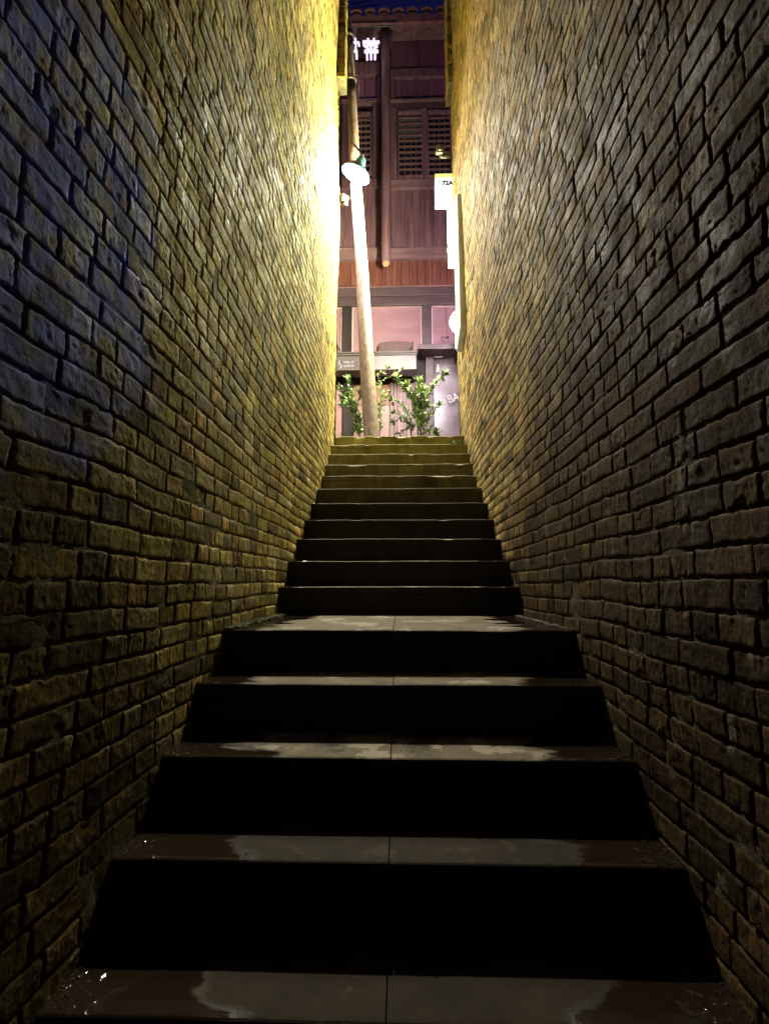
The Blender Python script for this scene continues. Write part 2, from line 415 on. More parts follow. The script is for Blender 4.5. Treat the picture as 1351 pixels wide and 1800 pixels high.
        SS.append((blue_cast(S, Z) if blue_cast else np.zeros_like(S)).reshape(-1))
    return np.concatenate(VV), np.concatenate(FF), np.concatenate(TT), np.concatenate(SS)
def sheet(fmap, s0, s1, z0, z1, step, depth, blue_cast=None, seed=20):
    ns, nz = int((s1-s0)/step)+1, int((z1-z0)/step)+1
    s = np.linspace(s0, s1, ns)[None]*np.ones((nz, 1)); z = np.linspace(z0, z1, nz)[:, None]*np.ones((1, ns))
    d = -depth + .0045*vnoise(s*30, z*30, seed) + .004*vnoise(s*7, z*7, seed+1)
    P = fmap(s, z, d).reshape(-1, 3)
    i = (np.arange(nz-1)[:, None]*ns + np.arange(ns-1)[None]).reshape(-1)
    return P, np.stack([i, i+1, i+ns+1, i+ns], 1), (blue_cast(s, z) if blue_cast else np.zeros_like(s)).reshape(-1)
def np_mesh(name, groups, parent, org, flip):
    """groups of (verts, quads, tint or None, stain, material index)"""
    V = []; Fc = []; T = []; S = []; MI = []; SM = []; b = 0
    for v, f, t, s, mi, sm in groups:
        V.append(v); Fc.append(f[:, ::-1] + b if flip else f + b); b += len(v)
        T.append(t if t is not None else np.full((len(v), 3), .1)); S.append(s)
        MI.append(np.full(len(f), mi)); SM.append(np.full(len(f), sm))
    V = np.concatenate(V) - np.array(org)[None]; Fc = np.concatenate(Fc); T = np.concatenate(T); S = np.concatenate(S)
    me = bpy.data.meshes.new(name)
    me.vertices.add(len(V)); me.vertices.foreach_set('co', V.astype(np.float32).ravel())
    me.loops.add(len(Fc)*4); me.loops.foreach_set('vertex_index', Fc.astype(np.int32).ravel())
    me.polygons.add(len(Fc)); me.polygons.foreach_set('loop_start', (np.arange(len(Fc))*4).astype(np.int32))
    me.polygons.foreach_set('loop_total', np.full(len(Fc), 4, np.int32))
    me.polygons.foreach_set('material_index', np.concatenate(MI).astype(np.int32))
    me.polygons.foreach_set('use_smooth', np.concatenate(SM).astype(bool))
    a = me.attributes.new('tint', 'FLOAT_COLOR', 'POINT')
    a.data.foreach_set('color', np.concatenate([T, np.ones((len(T), 1))], 1).astype(np.float32).ravel())
    a = me.attributes.new('blue_cast', 'FLOAT', 'POINT'); a.data.foreach_set('value', S.astype(np.float32))
    me.update(calc_edges=True); me.validate()
    return link_mesh(name, me, [M['brick'], M['mortar']], parent, org)
def box_np(x0, y0, z0, x1, y1, z1):
    mb = MB().box(x0, y0, z0, x1, y1, z1)
    return np.array([list(v) for v in mb.v]), np.array(mb.f)
WTOP = 9.9
def res_near(s, z):
    zr = z - CAM.z
    if s < .35 or zr > 1.36*s+.25 or zr < -1.0*s-.1: return 0
    return 3 if s < 1.7 else (2 if s < 3.3 else 1)
def wob(s, z, seed):
    return z + .016*vnoise(s*1.1, z*.8, seed) + .006*vnoise(s*3.3, z*2.1, seed+1)
def wall(name, side, yend, label, seed, blue_cast=None):
    rng = np.random.RandomState(seed)
    def face(s, z, d):
        x = HALF - d - .020*vnoise(s*.7, z*.7, seed) - .006*vnoise(s*2.3, z*2.3, seed+7) + .004
        if side > 0: x = x - .0065*np.maximum(0, z-3.2)
        return np.stack([side*x, s, wob(s, z, seed+11)], -1)
    def endf(s, z, d):                       # s runs away from the alley on the street end of the wall
        lean = .0065*np.maximum(0, z-3.2) if side > 0 else 0
        return np.stack([side*(HALF - lean + s), yend - .012 + d + 0*z, wob(yend+0*s, z, seed+11)], -1)
    bl = gen_bricks(rng, -2.2, yend, .0, WTOP, res_near)
    v, f, t, s = brick_mesh(rng, bl, face, blue_cast, seed, 1.25 if side < 0 else 2.5)
    g = [(v, f, t, s, 0, True)]
    p, q, s = sheet(face, -2.2, yend-.01, -.05, WTOP, .035, .0062, blue_cast, seed+30); g.append((p, q, None, s, 1, True))
    bl = gen_bricks(rng, .012, .9, STREET-.05, WTOP, lambda a, b: 0)
    v, f, t, s = brick_mesh(rng, bl, endf, None, seed+3); g.append((v, f[:, ::-1], t, s, 0, True))
    p, q, s = sheet(endf, .0, .9, STREET-.1, WTOP, .06, .0055, None, seed+31); g.append((p, q[:, ::-1], None, s, 1, True))
    xi = HALF + .075
    b0 = box_np(*((xi, -2.2, -.1, xi+2.4, yend-.05, WTOP-.03) if side > 0 else (-xi-2.4, -2.2, -.1, -xi, yend-.05, WTOP-.03)))
    g.append((b0[0], b0[1], None, np.zeros(8), 1, False))
    o = np_mesh(name, g, None, (side*HALF, 2.0, 0), side < 0)
    tag(o, label, 'brick wall')
    return o, rng, face
def blue(S, Z):  # bluish flare veil painted into brick and mortar, one soft patch
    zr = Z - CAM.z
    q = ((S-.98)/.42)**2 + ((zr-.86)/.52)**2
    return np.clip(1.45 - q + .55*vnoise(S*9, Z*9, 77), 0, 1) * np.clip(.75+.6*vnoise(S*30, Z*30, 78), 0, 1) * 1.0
wl, rl, _ = wall('brick_wall', -1, 5.64, 'old brick wall left of the stairs, with a bluish light veil painted high up and the brightest lamplit end', 11, blue)
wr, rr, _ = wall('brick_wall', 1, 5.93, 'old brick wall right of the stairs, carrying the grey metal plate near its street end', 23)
def corbel(side, x_in, zb, yf, yb, par, rng, seed):
    lean = .02 if side > 0 else 0
    def front(s, z, d): return np.stack([side*(s) + 0*z, yf - d + 0*z, z + 0*s], -1)
    def inner(s, z, d): return np.stack([side*(x_in - d) + 0*z, s + 0*z, z + 0*s], -1)
    bl = gen_bricks(rng, x_in, HALF+.02, zb, WTOP-.05, lambda a, b: 1)
    v, f, t, s = brick_mesh(rng, bl, front, None, seed); g = [(v, f, t, s, 0, True)]
    bl = gen_bricks(rng, yf, yb, zb, WTOP-.05, lambda a, b: 0)
    v, f, t, s = brick_mesh(rng, bl, inner, None, seed+2); g.append((v, f, t, s, 0, True))
    x0, x1 = sorted((side*(x_in+.012), side*(HALF+.02)))
    b = box_np(x0, yf+.012, zb+.004, x1, yb, WTOP-.05); g.append((b[0], b[1], None, np.zeros(8), 1, False))
    return np_mesh('corbel', g, par, tuple(ORG[par.name]), side > 0)
corbel(-1, -at(607, 70, 5.42).x, at(605, 135, 5.42).z, 5.42, 5.66, wl, rl, 51)
corbel(1, at(785, 70, 5.62).x, at(787, 145, 5.62).z, 5.62, 5.95, wr, rr, 61)

# ------------------------------------------------------------------ ground
fl = MB().box(-.78, -2.2, -.1, .78, .40, 0).build('alley_floor', M['floor']); tag(fl, kind='structure')
sp = MB().box(-14, 5.87, STREET-.3, 14, 12.5, STREET-.006).build('street_pavement', M['street']); tag(sp, kind='structure')

# moss and grit along the wall feet
def clumps(name, mat, spots, rad, seed, kind='stuff', sub=1):
    rng = random.Random(seed); mb = MB()
    bm = bmesh.new(); bmesh.ops.create_icosphere(bm, subdivisions=sub, radius=1)
    iv = [v.co.copy() for v in bm.verts]; jf = [tuple(v.index for v in f.verts) for f in bm.faces]; bm.free()
    for x, y, z in spots:
        r = rng.uniform(*rad); sc = (rng.uniform(.7, 1.5), rng.uniform(.7, 1.5), rng.uniform(.5, .9))
        e = Euler((rng.uniform(0, 6), rng.uniform(0, 6), rng.uniform(0, 6))).to_matrix()
        mb.add([Vector((x, y, z+r*.3)) + e @ Vector((a.x*r*sc[0]*rng.uniform(.8, 1.2), a.y*r*sc[1], a.z*r*sc[2])) for a in iv], jf)
    o = mb.build(name, mat, smooth=sub > 1); tag(o, kind=kind); return o
rg = random.Random(5)
def strip(k, side, n, spread, y0=None, y1=None):
    a = nose_y(k)+.01 if y0 is None else y0; b = nose_y(k+1)-.01 if y1 is None else y1
    return [(side*(HALF-.005-abs(rg.gauss(0, spread))), rg.uniform(a, b), k*RISE) for _ in range(n)]
tag(clumps('moss', M['moss'], strip(8, -1, 700, .022), (.003, .009), 1), 'low green moss cushion along the foot of the left wall on the landing', 'moss')
tag(clumps('mortar_crumbs', M['lime'], strip(8, 1, 350, .018), (.0015, .005), 2), 'pale crumbs of mortar along the foot of the right wall on the landing', 'mortar crumbs')
gs = []
for k in (4, 5, 6):
    gs += strip(k, 1, 90, .03) + strip(k, -1, 80, .018)
gs += [(rg.uniform(-.6, .6), nose_y(k)+rg.uniform(.01, .2), k*RISE) for k in (4, 5, 6, 7, 9, 10) for _ in range(9)]
tag(clumps('wet_grit', M['grit'], gs, (.001, .003), 3), 'wet glistening grit scattered on the lower treads and along both wall feet', 'grit')

# ------------------------------------------------------------------ timber shop house across the street
FY = 9.5
house = thing('timber_shophouse', (0, FY, STREET-.006), 'old two storey timber shop house with lattice windows and tiled eaves facing the stairs', 'house')
H0 = STREET - .006
def part(name, mat, rects, dep, parent=house, bevel=0, dY=0, inst=False):
    if inst:
        mb = MB()
        for r in rects: mb.pbox(*r, FY+dY, dep)
        return mb.build(name, M[mat], parent, bevel=bevel)
    for r in rects: o = MB().pbox(*r, FY+dY, dep).build(name, M[mat], parent, bevel=bevel)
    return o
zt = at(700, 42, FY).z
MB().box(-6, FY+.12, H0, 6, FY+2.8, zt+.3).build('wall', M['wood_dark'], house)
# eaves, tiles
ez = at(690, 40, FY-.55).z; et = at(690, 25, FY-.55).z
roof = MB()
x0, x1 = -3.2, 3.2
roof.add([(x0, FY-.5, ez+.10), (x1, FY-.5, ez+.10), (x1, FY+2.9, ez+2.0), (x0, FY+2.9, ez+2.0),
          (x0, FY-.5, ez+.17), (x1, FY-.5, ez+.17), (x1, FY+2.9, ez+2.07), (x0, FY+2.9, ez+2.07)],
         [(0,3,2,1),(4,5,6,7),(0,1,5,4),(1,2,6,5),(2,3,7,6),(3,0,4,7)])
roof = roof.build('roof', M['tile'], house)
pitchx = at(655, 20, FY-.55).x - at(630.5, 20, FY-.55).x
xs = at(626, 20, FY-.55).x
# drip edge: scalloped fascia of trough tiles
mb = MB(); n = 180; vs = []
for i in range(n+1):
    x = xs - 9.5*pitchx + 19*pitchx*i/n
    ph = (x-xs)/pitchx
    sc = abs(math.cos(math.pi*ph))
    vs += [(x, FY-.56, ez), (x, FY-.56, et - .045 + .075*sc), (x, FY-.51, et - .045 + .075*sc), (x, FY-.51, ez)]
mb.add(vs, [(i*4+j, (i+1)*4+j, (i+1)*4+(j+1) % 4, i*4+(j+1) % 4) for i in range(n) for j in range(4)])
mb.build('drip_edge', M['tile'], roof)
slope = Vector((0, 3.4, 1.9)).normalized()
for i in range(-9, 10):
    c = Vector((xs + i*pitchx, FY-.58, et+.02)); mb = MB(); rm = MB(); m = 9; ra = pitchx*.36
    for q, r_, r2, ln in ((mb, ra, ra-.018, 3.2), (rm, ra+.012, ra-.03, .02)):
        vs = []
        o_ = c if q is mb else c + Vector((0, -.02, 0))
        for yy in (0, ln):
            for j in range(m+1):
                an = math.pi*j/m
                for rr_ in (r_, r2):
                    vs.append(o_ + slope*yy + Vector((math.cos(an)*rr_, 0, math.sin(an)*rr_*.75)))
        S = (m+1)*2; fs = []
        for j in range(m):
            a = j*2
            fs += [(a, a+2, S+a+2, S+a), (a+1, S+a+1, S+a+3, a+3), (a, a+1, a+3, a+2), (S+a, S+a+2, S+a+3, S+a+1)]
        fs += [(0, S, S+1, 1), (2*m, 2*m+1, S+2*m+1, S+2*m)]
        q.add(vs, fs)
    cap = mb.build('cap_tile', M['tile'], roof)
    rm.build('tile_rim', M['tile_rim'], cap)
# eaves beams
part('eaves_beam', 'wood_mid', [(600, 41, 672, 47, ), (672, 33, 820, 41)], .25, dY=-.4, bevel=.01)
part('eaves_beam', 'wood_beam', [(686, 47, 820, 53)], .2, dY=-.2, bevel=.01)
# hanging log post with pale cut end
pb = at(678, 462, FY-.35); pt = at(677, 36, FY-.35)
post = MB().tube([pt.lerp(pb, i/8) + Vector((random.uniform(-.006, .006), 0, 0)) for i in range(9)], [.088 + random.uniform(-.004, .004) for _ in range(9)], 18).build('hanging_post', M['wood_mid'], house, smooth=True)
MB().tube([pb + Vector((0, 0, -.001)), pb + Vector((0, -.012, -.03))], [.066, .060], 18).build('cut_end', M['end_grain'], post)
part('cross_block', 'wood_dark', [(664, 36, 690, 60)], .3, dY=-.3, bevel=.012)
# upper panel
part('upper_panel', 'panel_dark', [(687, 55, 735, 119), (736, 55, 800, 119)], .05, dY=.04)
part('rail', 'wood_mid', [(686, 119, 805, 134)], .1, dY=-.02, bevel=.006)
part('rail', 'wood_mid', [(600, 109, 667, 131)], .1, dY=-.02, bevel=.006)
for a, b in ((603, 618), (620, 641), (643, 663), (694, 705), (708, 729), (734, 755), (760, 779), (782, 800)):
    part('short_panel', 'panel_dark', [(a, 138, b, 171)], .06, dY=.05)
part('stile', 'wood_mid', [(a, 135, b, 173) for a, b in ((687, 693), (705.5, 707.5), (729.5, 733.5), (755.5, 759.5), (779.5, 781.5), (641.5, 642.6), (663.5, 667))], .08, dY=-.005)
part('ledge', 'wood_beam', [(685, 172, 805, 176)], .12, dY=-.05, bevel=.006)
part('rail', 'wood_dark', [(685, 176.5, 805, 189)], .1, dY=-.01, bevel=.006)
part('ledge', 'wood_mid', [(600, 173, 667, 178)], .12, dY=-.05, bevel=.006)
# lattice windows
def lattice(x0_, x1_, yt_, yb_, cols, rows, dark_from):
    wdw = part('lattice_window', 'wood_mid', [(x0_-3, yt_-4, x1_+3, yt_), (x0_-3, yb_, x1_+3, yb_+4), (x0_-3, yt_, x0_, yb_), (x1_, yt_, x1_+3, yb_)], .09, dY=-.04, bevel=.004, inst=True)
    yd = yt_ + (yb_-yt_)*dark_from
    part('pane', 'pane_grey', [(x0_, yt_, x1_, yd)], .02, wdw, dY=.06)
    part('pane', 'pane_dark', [(x0_, yd, x1_, yb_)], .02, wdw, dY=.07)
    mb = MB()
    for i in range(1, cols):
        x = x0_ + (x1_-x0_)*i/cols; mb.pbox(x-.55, yt_, x+.55, yb_, FY+.005, .03)
    mb.build('lattice_bar', M['lattice'], wdw)
    mb = MB()
    for j in range(1, rows):
        y = yt_ + (yb_-yt_)*j/rows; h = .5 if y < yd else 1.15
        mb.pbox(x0_, y-h, x1_, y+h, FY-.006 if y < yd else FY-.02, .03)
    o = mb.build('lattice_slat', M['lattice'], wdw)
lattice(701.5, 741, 196, 307, 4, 11, .42)
lattice(753.5, 791, 196, 307, 4, 11, .08)
lattice(627, 650, 200, 300, 3, 10, .1)
part('window_post', 'wood_mid', [(686, 190, 697, 312), (744.5, 190, 750, 312)], .1, dY=-.015, bevel=.006)
part('window_post', 'wood_dark', [(600, 179, 622, 312), (654, 179, 667, 312)], .1, dY=-.015, bevel=.006)
part('rail', 'wood_beam', [(686, 314, 800, 329)], .1, dY=-.03, bevel=.008)
part('rail', 'wood_mid', [(600, 314, 667, 330)], .1, dY=-.03, bevel=.008)
# plank siding
def planks(xs_, yt_, yb_, mat):
    for a, b in zip(xs_[:-1], xs_[1:]):
        part('plank', mat, [(a+.25, yt_, b-.25, yb_)], .05, dY=.03+random.uniform(-.008, .008), bevel=.004)
planks([588, 604, 620, 634, 645, 664, 687], 330.5, 434, 'wood_mid')
planks([687, 700, 716, 739, 761, 782, 806], 330.5, 434, 'wood_mid')
kb = part('rail', 'wood_beam', [(588, 435, 668, 455), (686, 434, 812, 454)], .12, dY=-.06, bevel=.01)
planks([588, 604, 616, 630, 645, 660, 672, 684, 697, 705, 719, 733, 746, 759, 774, 786, 799, 814], 456, 502, 'wood_red')
part('ledge', 'wood_beam', [(588, 502.5, 816, 504.5)], .12, dY=-.08)
part('lintel', 'wood_plum', [(585, 505, 820, 519.5)], .25, dY=-.12, bevel=.01)
part('lintel', 'wood_plum', [(585, 520, 820, 536)], .2, dY=-.08, bevel=.01)
# ground floor bays
part('bay_post', 'wood_black', [(601, 536.5, 618, 640)], .2, dY=-.06, bevel=.008)
part('bay_post', 'wood_black', [(602, 641, 620, 812)], .2, dY=-.06, bevel=.008)
part('bay_post', 'wood_plum', [(741.5, 536.5, 758, 604)], .2, dY=-.06, bevel=.008)
for a, b, c, d in ((580, 537, 600, 632), (620, 538, 740, 632), (759, 536, 822, 604)):
    pass
for a, c, b, d in ((580, 540, 600.5, 634), (618.5, 538, 741, 634), (758.5, 536.8, 822, 612)):
    bay = part('bay_window', 'rose_edge', [(a, c, b, c+1.8), (a, c+1.8, a+1.6, d), (b-1.6, c+1.8, b, d)], .06, dY=-.02, inst=True)
    part('pane', 'rose', [(a+1.6, c+1.8, b-1.6, d)], .03, bay, dY=.03)
part('gap_shade_panel', 'wood_black', [(588, 640, 748, 676)], .05, dY=.02)  # black panel painted in for the shade under the signboard
part('counter_shelf', 'wood_mid', [(620, 655, 634, 657), (620, 661, 634, 663), (690, 660, 734, 661.5), (690, 666, 734, 667.5)], .05, dY=-.03)
part('lower_panel', 'rose_brown', [(621, 676.5, 684, 712)], .06, dY=-.01, bevel=.006)
part('lower_panel', 'rose', [(621, 712.5, 684, 820)], .06, dY=0, bevel=.006)
part('lower_panel', 'rose', [(580, 676, 601, 820)], .06, dY=0, bevel=.006)
# pleated curtain
mb = MB(); n = 90; xa, xb = at(685, 720, FY).x, at(749, 720, FY).x; zt_, zb_ = at(700, 674, FY).z, H0+.02; vs = []
for i in range(n+1):
    x = xa + (xb-xa)*i/n; y = FY - .02 + .03*math.sin(i*.85) + .01*math.sin(i*2.3)
    vs += [(x, y, zb_), (x, y, zt_), (x, y+.02, zt_), (x, y+.02, zb_)]
mb.add(vs, [(i*4+j, (i+1)*4+j, (i+1)*4+(j+1) % 4, i*4+(j+1) % 4) for i in range(n) for j in range(4)])
mb.build('curtain', M['curtain'], house, smooth=True)
# doorway with canopy
part('door_canopy', 'wood_plum', [(735, 604, 806, 613)], .5, dY=-.5, bevel=.01)
part('recess_shade_panel', 'wood_black', [(733, 613.5, 749, 830)], .05, dY=-.04)  # flat black panel standing in for the shaded gap beside the door
door = part('door', 'wood_plum', [(748.5, 617, 762.5, 830), (763, 617, 812, 621.5), (811, 622, 824, 830)], .1, dY=-.15, bevel=.006, inst=True)
part('door_glass', 'door_glass', [(763, 622, 811, 832)], .02, door, dY=-.09)
part('sticker', 'white', [(762.5, 622.5, 777, 628)], .004, door, dY=-.165)
a = at(769.5, 641, FY-.1); b = at(769, 655, FY-.1)
MB().tube([a, a.lerp(b, .3), a.lerp(b, .35), b], [.010, .012, .024, .024], 10).build('sticker', M['white'], door)
# arched dark board and small things on the shelf behind the signboard
mb = MB(); vs = []; n = 14
xa, xb = at(665, 610, FY-.1).x, at(724, 610, FY-.1).x; zl = at(690, 622, FY-.1).z; z1 = at(690, 603.5, FY-.1).z; z2 = at(690, 599.5, FY-.1).z
outl = [(xa, zl), (xb, zl)] + [(xb + (xa-xb)*j/n, z1 + (z2-z1)*math.sin(math.pi*j/n)**.6) for j in range(n+1)]
k = len(outl)
mb.add([(x, FY-.10, z) for x, z in outl] + [(x, FY-.07, z) for x, z in outl], [tuple(range(k)), tuple(range(k, 2*k))[::-1]] + [(i, k+i, k+(i+1) % k, (i+1) % k) for i in range(k)])
arch = mb.build('arched_board', M['arch'], org=((xa+xb)/2, FY-.08, zl)); tag(arch, 'dark mauve arch topped board standing behind the grey signboard', 'board')

# text helper ---------------------------------------------------------------
def text_mesh(body, name, mat, parent, centre, height, depth=.004, rotz=0, roty=0, width=None, off=0):
    cu = bpy.data.curves.new('t', 'FONT'); cu.body = body; cu.size = 1; cu.extrude = .02; cu.offset = off; cu.align_x = 'CENTER'; cu.align_y = 'CENTER'
    to = bpy.data.objects.new('t', cu); COL.objects.link(to)
    dg = bpy.context.evaluated_depsgraph_get(); dg.update()
    me = bpy.data.meshes.new_from_object(to.evaluated_get(dg))
    bpy.data.objects.remove(to)
    co = np.array([v.co[:] for v in me.vertices]); lo, hi = co.min(0), co.max(0); s = height/(hi[1]-lo[1])
    sx = s if width is None else width/(hi[0]-lo[0])
    R = Matrix.Rotation(rotz, 3, 'Z') @ Matrix.Rotation(math.pi/2, 3, 'X') @ Matrix.Rotation(roty, 3, 'Z')
    o0 = ORG[parent.name]
    for v in me.vertices:
        p = Vector(((v.co.x - (lo[0]+hi[0])/2)*sx, (v.co.y - (lo[1]+hi[1])/2)*s, (v.co.z)/.02*depth))
        v.co = R @ p + Vector(centre) - o0
    me.materials.clear()
    return link_mesh(name, me, mat, parent)

# grey signboard
SY = 8.95
c = at(663, 650, SY)
sb = thing('shop_signboard', (c.x, SY+.15, c.z), 'long mauve grey shop signboard with a white curl and small characters behind the pole', 'signboard')
MB().pbox(575, 624.5, 632, 651, SY, .3).build('dark_face', M['sign_dark'], sb, bevel=.006)
MB().pbox(632.3, 624.5, 731.5, 649.5, SY-.004, .3).build('pale_face', M['sign_grey'], sb, bevel=.006)
MB().pbox(575, 617.5, 733.5, 620.5, SY-.05, .4).pbox(575, 621, 732.5, 624, SY-.03, .35).build('top_trim', M['sign_dark'], sb, bevel=.004)
for dx in (590, 724):
    MB().pbox(dx, 600, dx+2, 617, SY+.2, .02).box(at(dx, 610, SY+.2).x, SY+.2, at(dx, 603, SY+.2).z, at(dx+2, 610, SY+.2).x, FY-.03, at(dx, 600, SY+.2).z).build('bracket', M['black'], sb)
mb = MB(); pts = []
for j in range(15):
    t = j/14; pts.append(at(597.5 + 2.2*math.sin(2*math.pi*(t)+math.pi), 634.5 + 13*t, SY-.004))
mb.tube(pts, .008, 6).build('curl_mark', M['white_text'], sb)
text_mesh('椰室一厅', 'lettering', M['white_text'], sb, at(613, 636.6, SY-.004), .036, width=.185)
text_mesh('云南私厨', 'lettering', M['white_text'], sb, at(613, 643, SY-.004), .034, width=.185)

# lit character sign under the eaves
CY = 8.85
ch = thing('character_sign', tuple(at(640, 107, CY)), 'pair of glowing white characters hung under the eaves, partly behind the pole', 'lit sign')
def stroke(mb, pts, wd):
    P = [at(590+u/11.26, 10+v/11.26, CY) for u, v in pts]; r = wd/11.26/F_PX*CY*1.1/2
    for p, q in zip(P[:-1], P[1:]):
        mb.tube([p, p.lerp(q, .04), p.lerp(q, .96), q], [r*.75, r, r, r*.75], 10)
mb = MB()
for pts, wd in (([(530, 722), (865, 726)], 66), ([(636, 650), (636, 800)], 48), ([(755, 648), (757, 780)], 48), ([(545, 775), (655, 862)], 46),
                ([(828, 800), (742, 862)], 46), ([(600, 785), (815, 783)], 40), ([(695, 780), (698, 1072)], 50), ([(562, 906), (842, 904)], 66),
                ([(616, 930), (622, 1078)], 46), ([(778, 925), (774, 1068)], 50)): stroke(mb, pts, wd)
mb.build('character', M['e_char'], ch, smooth=True)
mb = MB()
for pts, wd in (([(385, 645), (396, 760), (392, 900)], 42), ([(395, 735), (450, 725), (462, 800)], 46), ([(408, 880), (414, 1058)], 50), ([(300, 735), (395, 722)], 44), ([(230, 650), (210, 760)], 44), ([(200, 735), (300, 740)], 44), ([(255, 760), (255, 1060)], 50), ([(345, 905), (405, 905)], 44)): stroke(mb, pts, wd)
mb.build('character', M['e_char'], ch, smooth=True)
MB().tube([at(700, 46, CY), at(600, 47, CY)], .012, 6).tube([at(632, 47, CY), at(632, 70, CY)], .006, 5).tube([at(655, 47, CY), at(655, 68, CY)], .006, 5).build('hanging_rail', M['black'], ch)

# ------------------------------------------------------------------ globe lamp, pendant lamp, pink notice
GY = 8.3
gc = at(811, 566, GY)
gl = thing('globe_lamp', tuple(gc), 'round glowing white globe lamp half hidden behind the right wall end', 'lamp')
MB().lathe([(.001, -.20)] + [(.2*math.sin(math.pi*j/14), -.2*math.cos(math.pi*j/14)) for j in range(1, 14)] + [(.001, .20)], gc, n=28).build('globe', M['e_globe'], gl, smooth=True)
MB().tube([gc + Vector((0, 0, .19)), gc + Vector((0, 0, .34)), gc + Vector((0, FY-GY-.1, .34))], .015, 8).lathe([(.05, 0), (.06, .05), (.02, .08)], gc + Vector((0, 0, .17))).build('bracket', M['black'], gl)
pn = MB().pbox(799.5, 583, 822, 613, 8.75, .05).build('notice_board', M['rose_edge'], bevel=.004, org=tuple(at(810, 613, 8.75)))
tag(pn, 'small pale pink notice board above the door canopy by the right wall', 'notice board')
mb = MB()
for a, b, c, d in ((803, 588, 806, 590), (803, 606, 806, 607.5)): mb.pbox(a, b, c, d, 8.745, .004)
mb.build('mark', M['rose_brown'], pn)
MB().tube([at(803+2.6*math.cos(t*.5), 598+5*math.sin(t*.5), 8.748) for t in range(-4, 5)], .008, 6).build('mark', M['white'], pn)
px = thing('pendant_lamp', tuple(at(785, 538, FY-.2)), 'thin black pendant lamp on a long wire before the right rose pane', 'lamp')
MB().tube([at(783, 538, FY-.2), at(784.5, 570, FY-.2), at(785.5, 592, FY-.2)], .004, 5).build('wire', M['black'], px)
MB().tube([at(778, 603, FY-.2), at(776.5, 598, FY-.2), at(774.5, 593, FY-.2), at(775.5, 591.5, FY-.2), at(780, 592.8, FY-.2), at(784, 594, FY-.2)], [.006, .007, .007, .007, .008, .012], 6).build('curved_arm', M['black'], px)
c = at(786, 593.5, FY-.2)
MB().lathe([(.012, .03), (.03, 0), (.026, 0), (.010, .026)], c, (.5, 0, .8), 14).build('lamp_head', M['black'], px)
tx = thing('reflected_letters', tuple(at(796, 708, FY-.2)), 'tilted white glowing letters standing in for a sign reflected in the shop door glass', 'lettering')
text_mesh('BA', 'letter', M['white_text'], tx, at(796.5, 699, FY-.19), .15, width=.21, roty=math.radians(18))  # sign reflection in the door glass, built as glowing letters

# ------------------------------------------------------------------ utility pole and street lamp
PY = 6.2
pole = thing('utility_pole', (at(653, 768, PY).x, PY, H0), 'leaning speckled concrete utility pole in front of the shop house', 'pole')
def pc(y): return np.interp(y, [40, 150, 300, 470, 620, 768, 800], [612, 617, 624, 635.5, 643.5, 652.5, 654.5])
def pw(y): return np.interp(y, [40, 150, 300, 470, 620, 768, 800], [17.5, 18, 20.5, 23, 25.5, 27.5, 28])
def col(y): p = at(pc(y), y, PY); return p, pw(y)/F_PX*PY/2*1.03
ys = [800, 768, 720, 670, 620, 570, 520, 470, 420, 370, 330, 290]
pp = [col(y) for y in ys]; p0 = pp[0][0].copy(); p0.z = H0 - .05
MB().tube([p0] + [p for p, r in pp[1:]], [r for p, r in pp], 24).build('lower_shaft', M['pole'], pole, smooth=True)
ys = [289, 250, 210, 170, 145]; pp = [col(y) for y in ys]
MB().tube([p for p, r in pp], [r for p, r in pp], 22).build('upper_shaft', M['pole_rust'], pole, smooth=True)
ys = [146, 120, 90, 60]; pp = [col(y) for y in ys]
MB().tube([p for p, r in pp], [r*.93 for p, r in pp], 22).build('upper_shaft', M['pole_rust'], pole, smooth=True)
a, r1 = col(62); b, r2 = col(36); 
MB().tube([a + Vector((-.012, 0, 0)), a.lerp(b, .8) + Vector((-.02, 0, 0)), b + Vector((-.02, 0, 0))], [r1*1.02, r1, r1*.7], 20).build('pole_cap', M['sign_dark'], pole, smooth=True)
for y in (143, 66):
    p, r = col(y); MB().lathe([(r+.002, -.018), (r+.012, -.016), (r+.012, .016), (r+.002, .018)], p, (col(y-5)[0]-p)).build('clamp_band', M['steel'], pole)
mb = MB(); p, r = col(143)
for dx, ln in ((.0, .30), (.016, .22), (.03, .34)):
    mb.tube([p + Vector((r+.004, -.05, 0)), p + Vector((r+.02+dx, -.06, -.05)), p + Vector((r+.028+dx*.6, -.05, -.15)), p + Vector((r+.03+dx*.5, -.05, -ln))], .005, 5)
mb.tube([p + Vector((r, -.06, .02)), p + Vector((r+.03, -.06, .03)), p + Vector((r+.035, -.06, -.02)), p + Vector((r, -.06, -.03))], .008, 6)
mb.build('tied_wire', M['pole_rust'], pole)
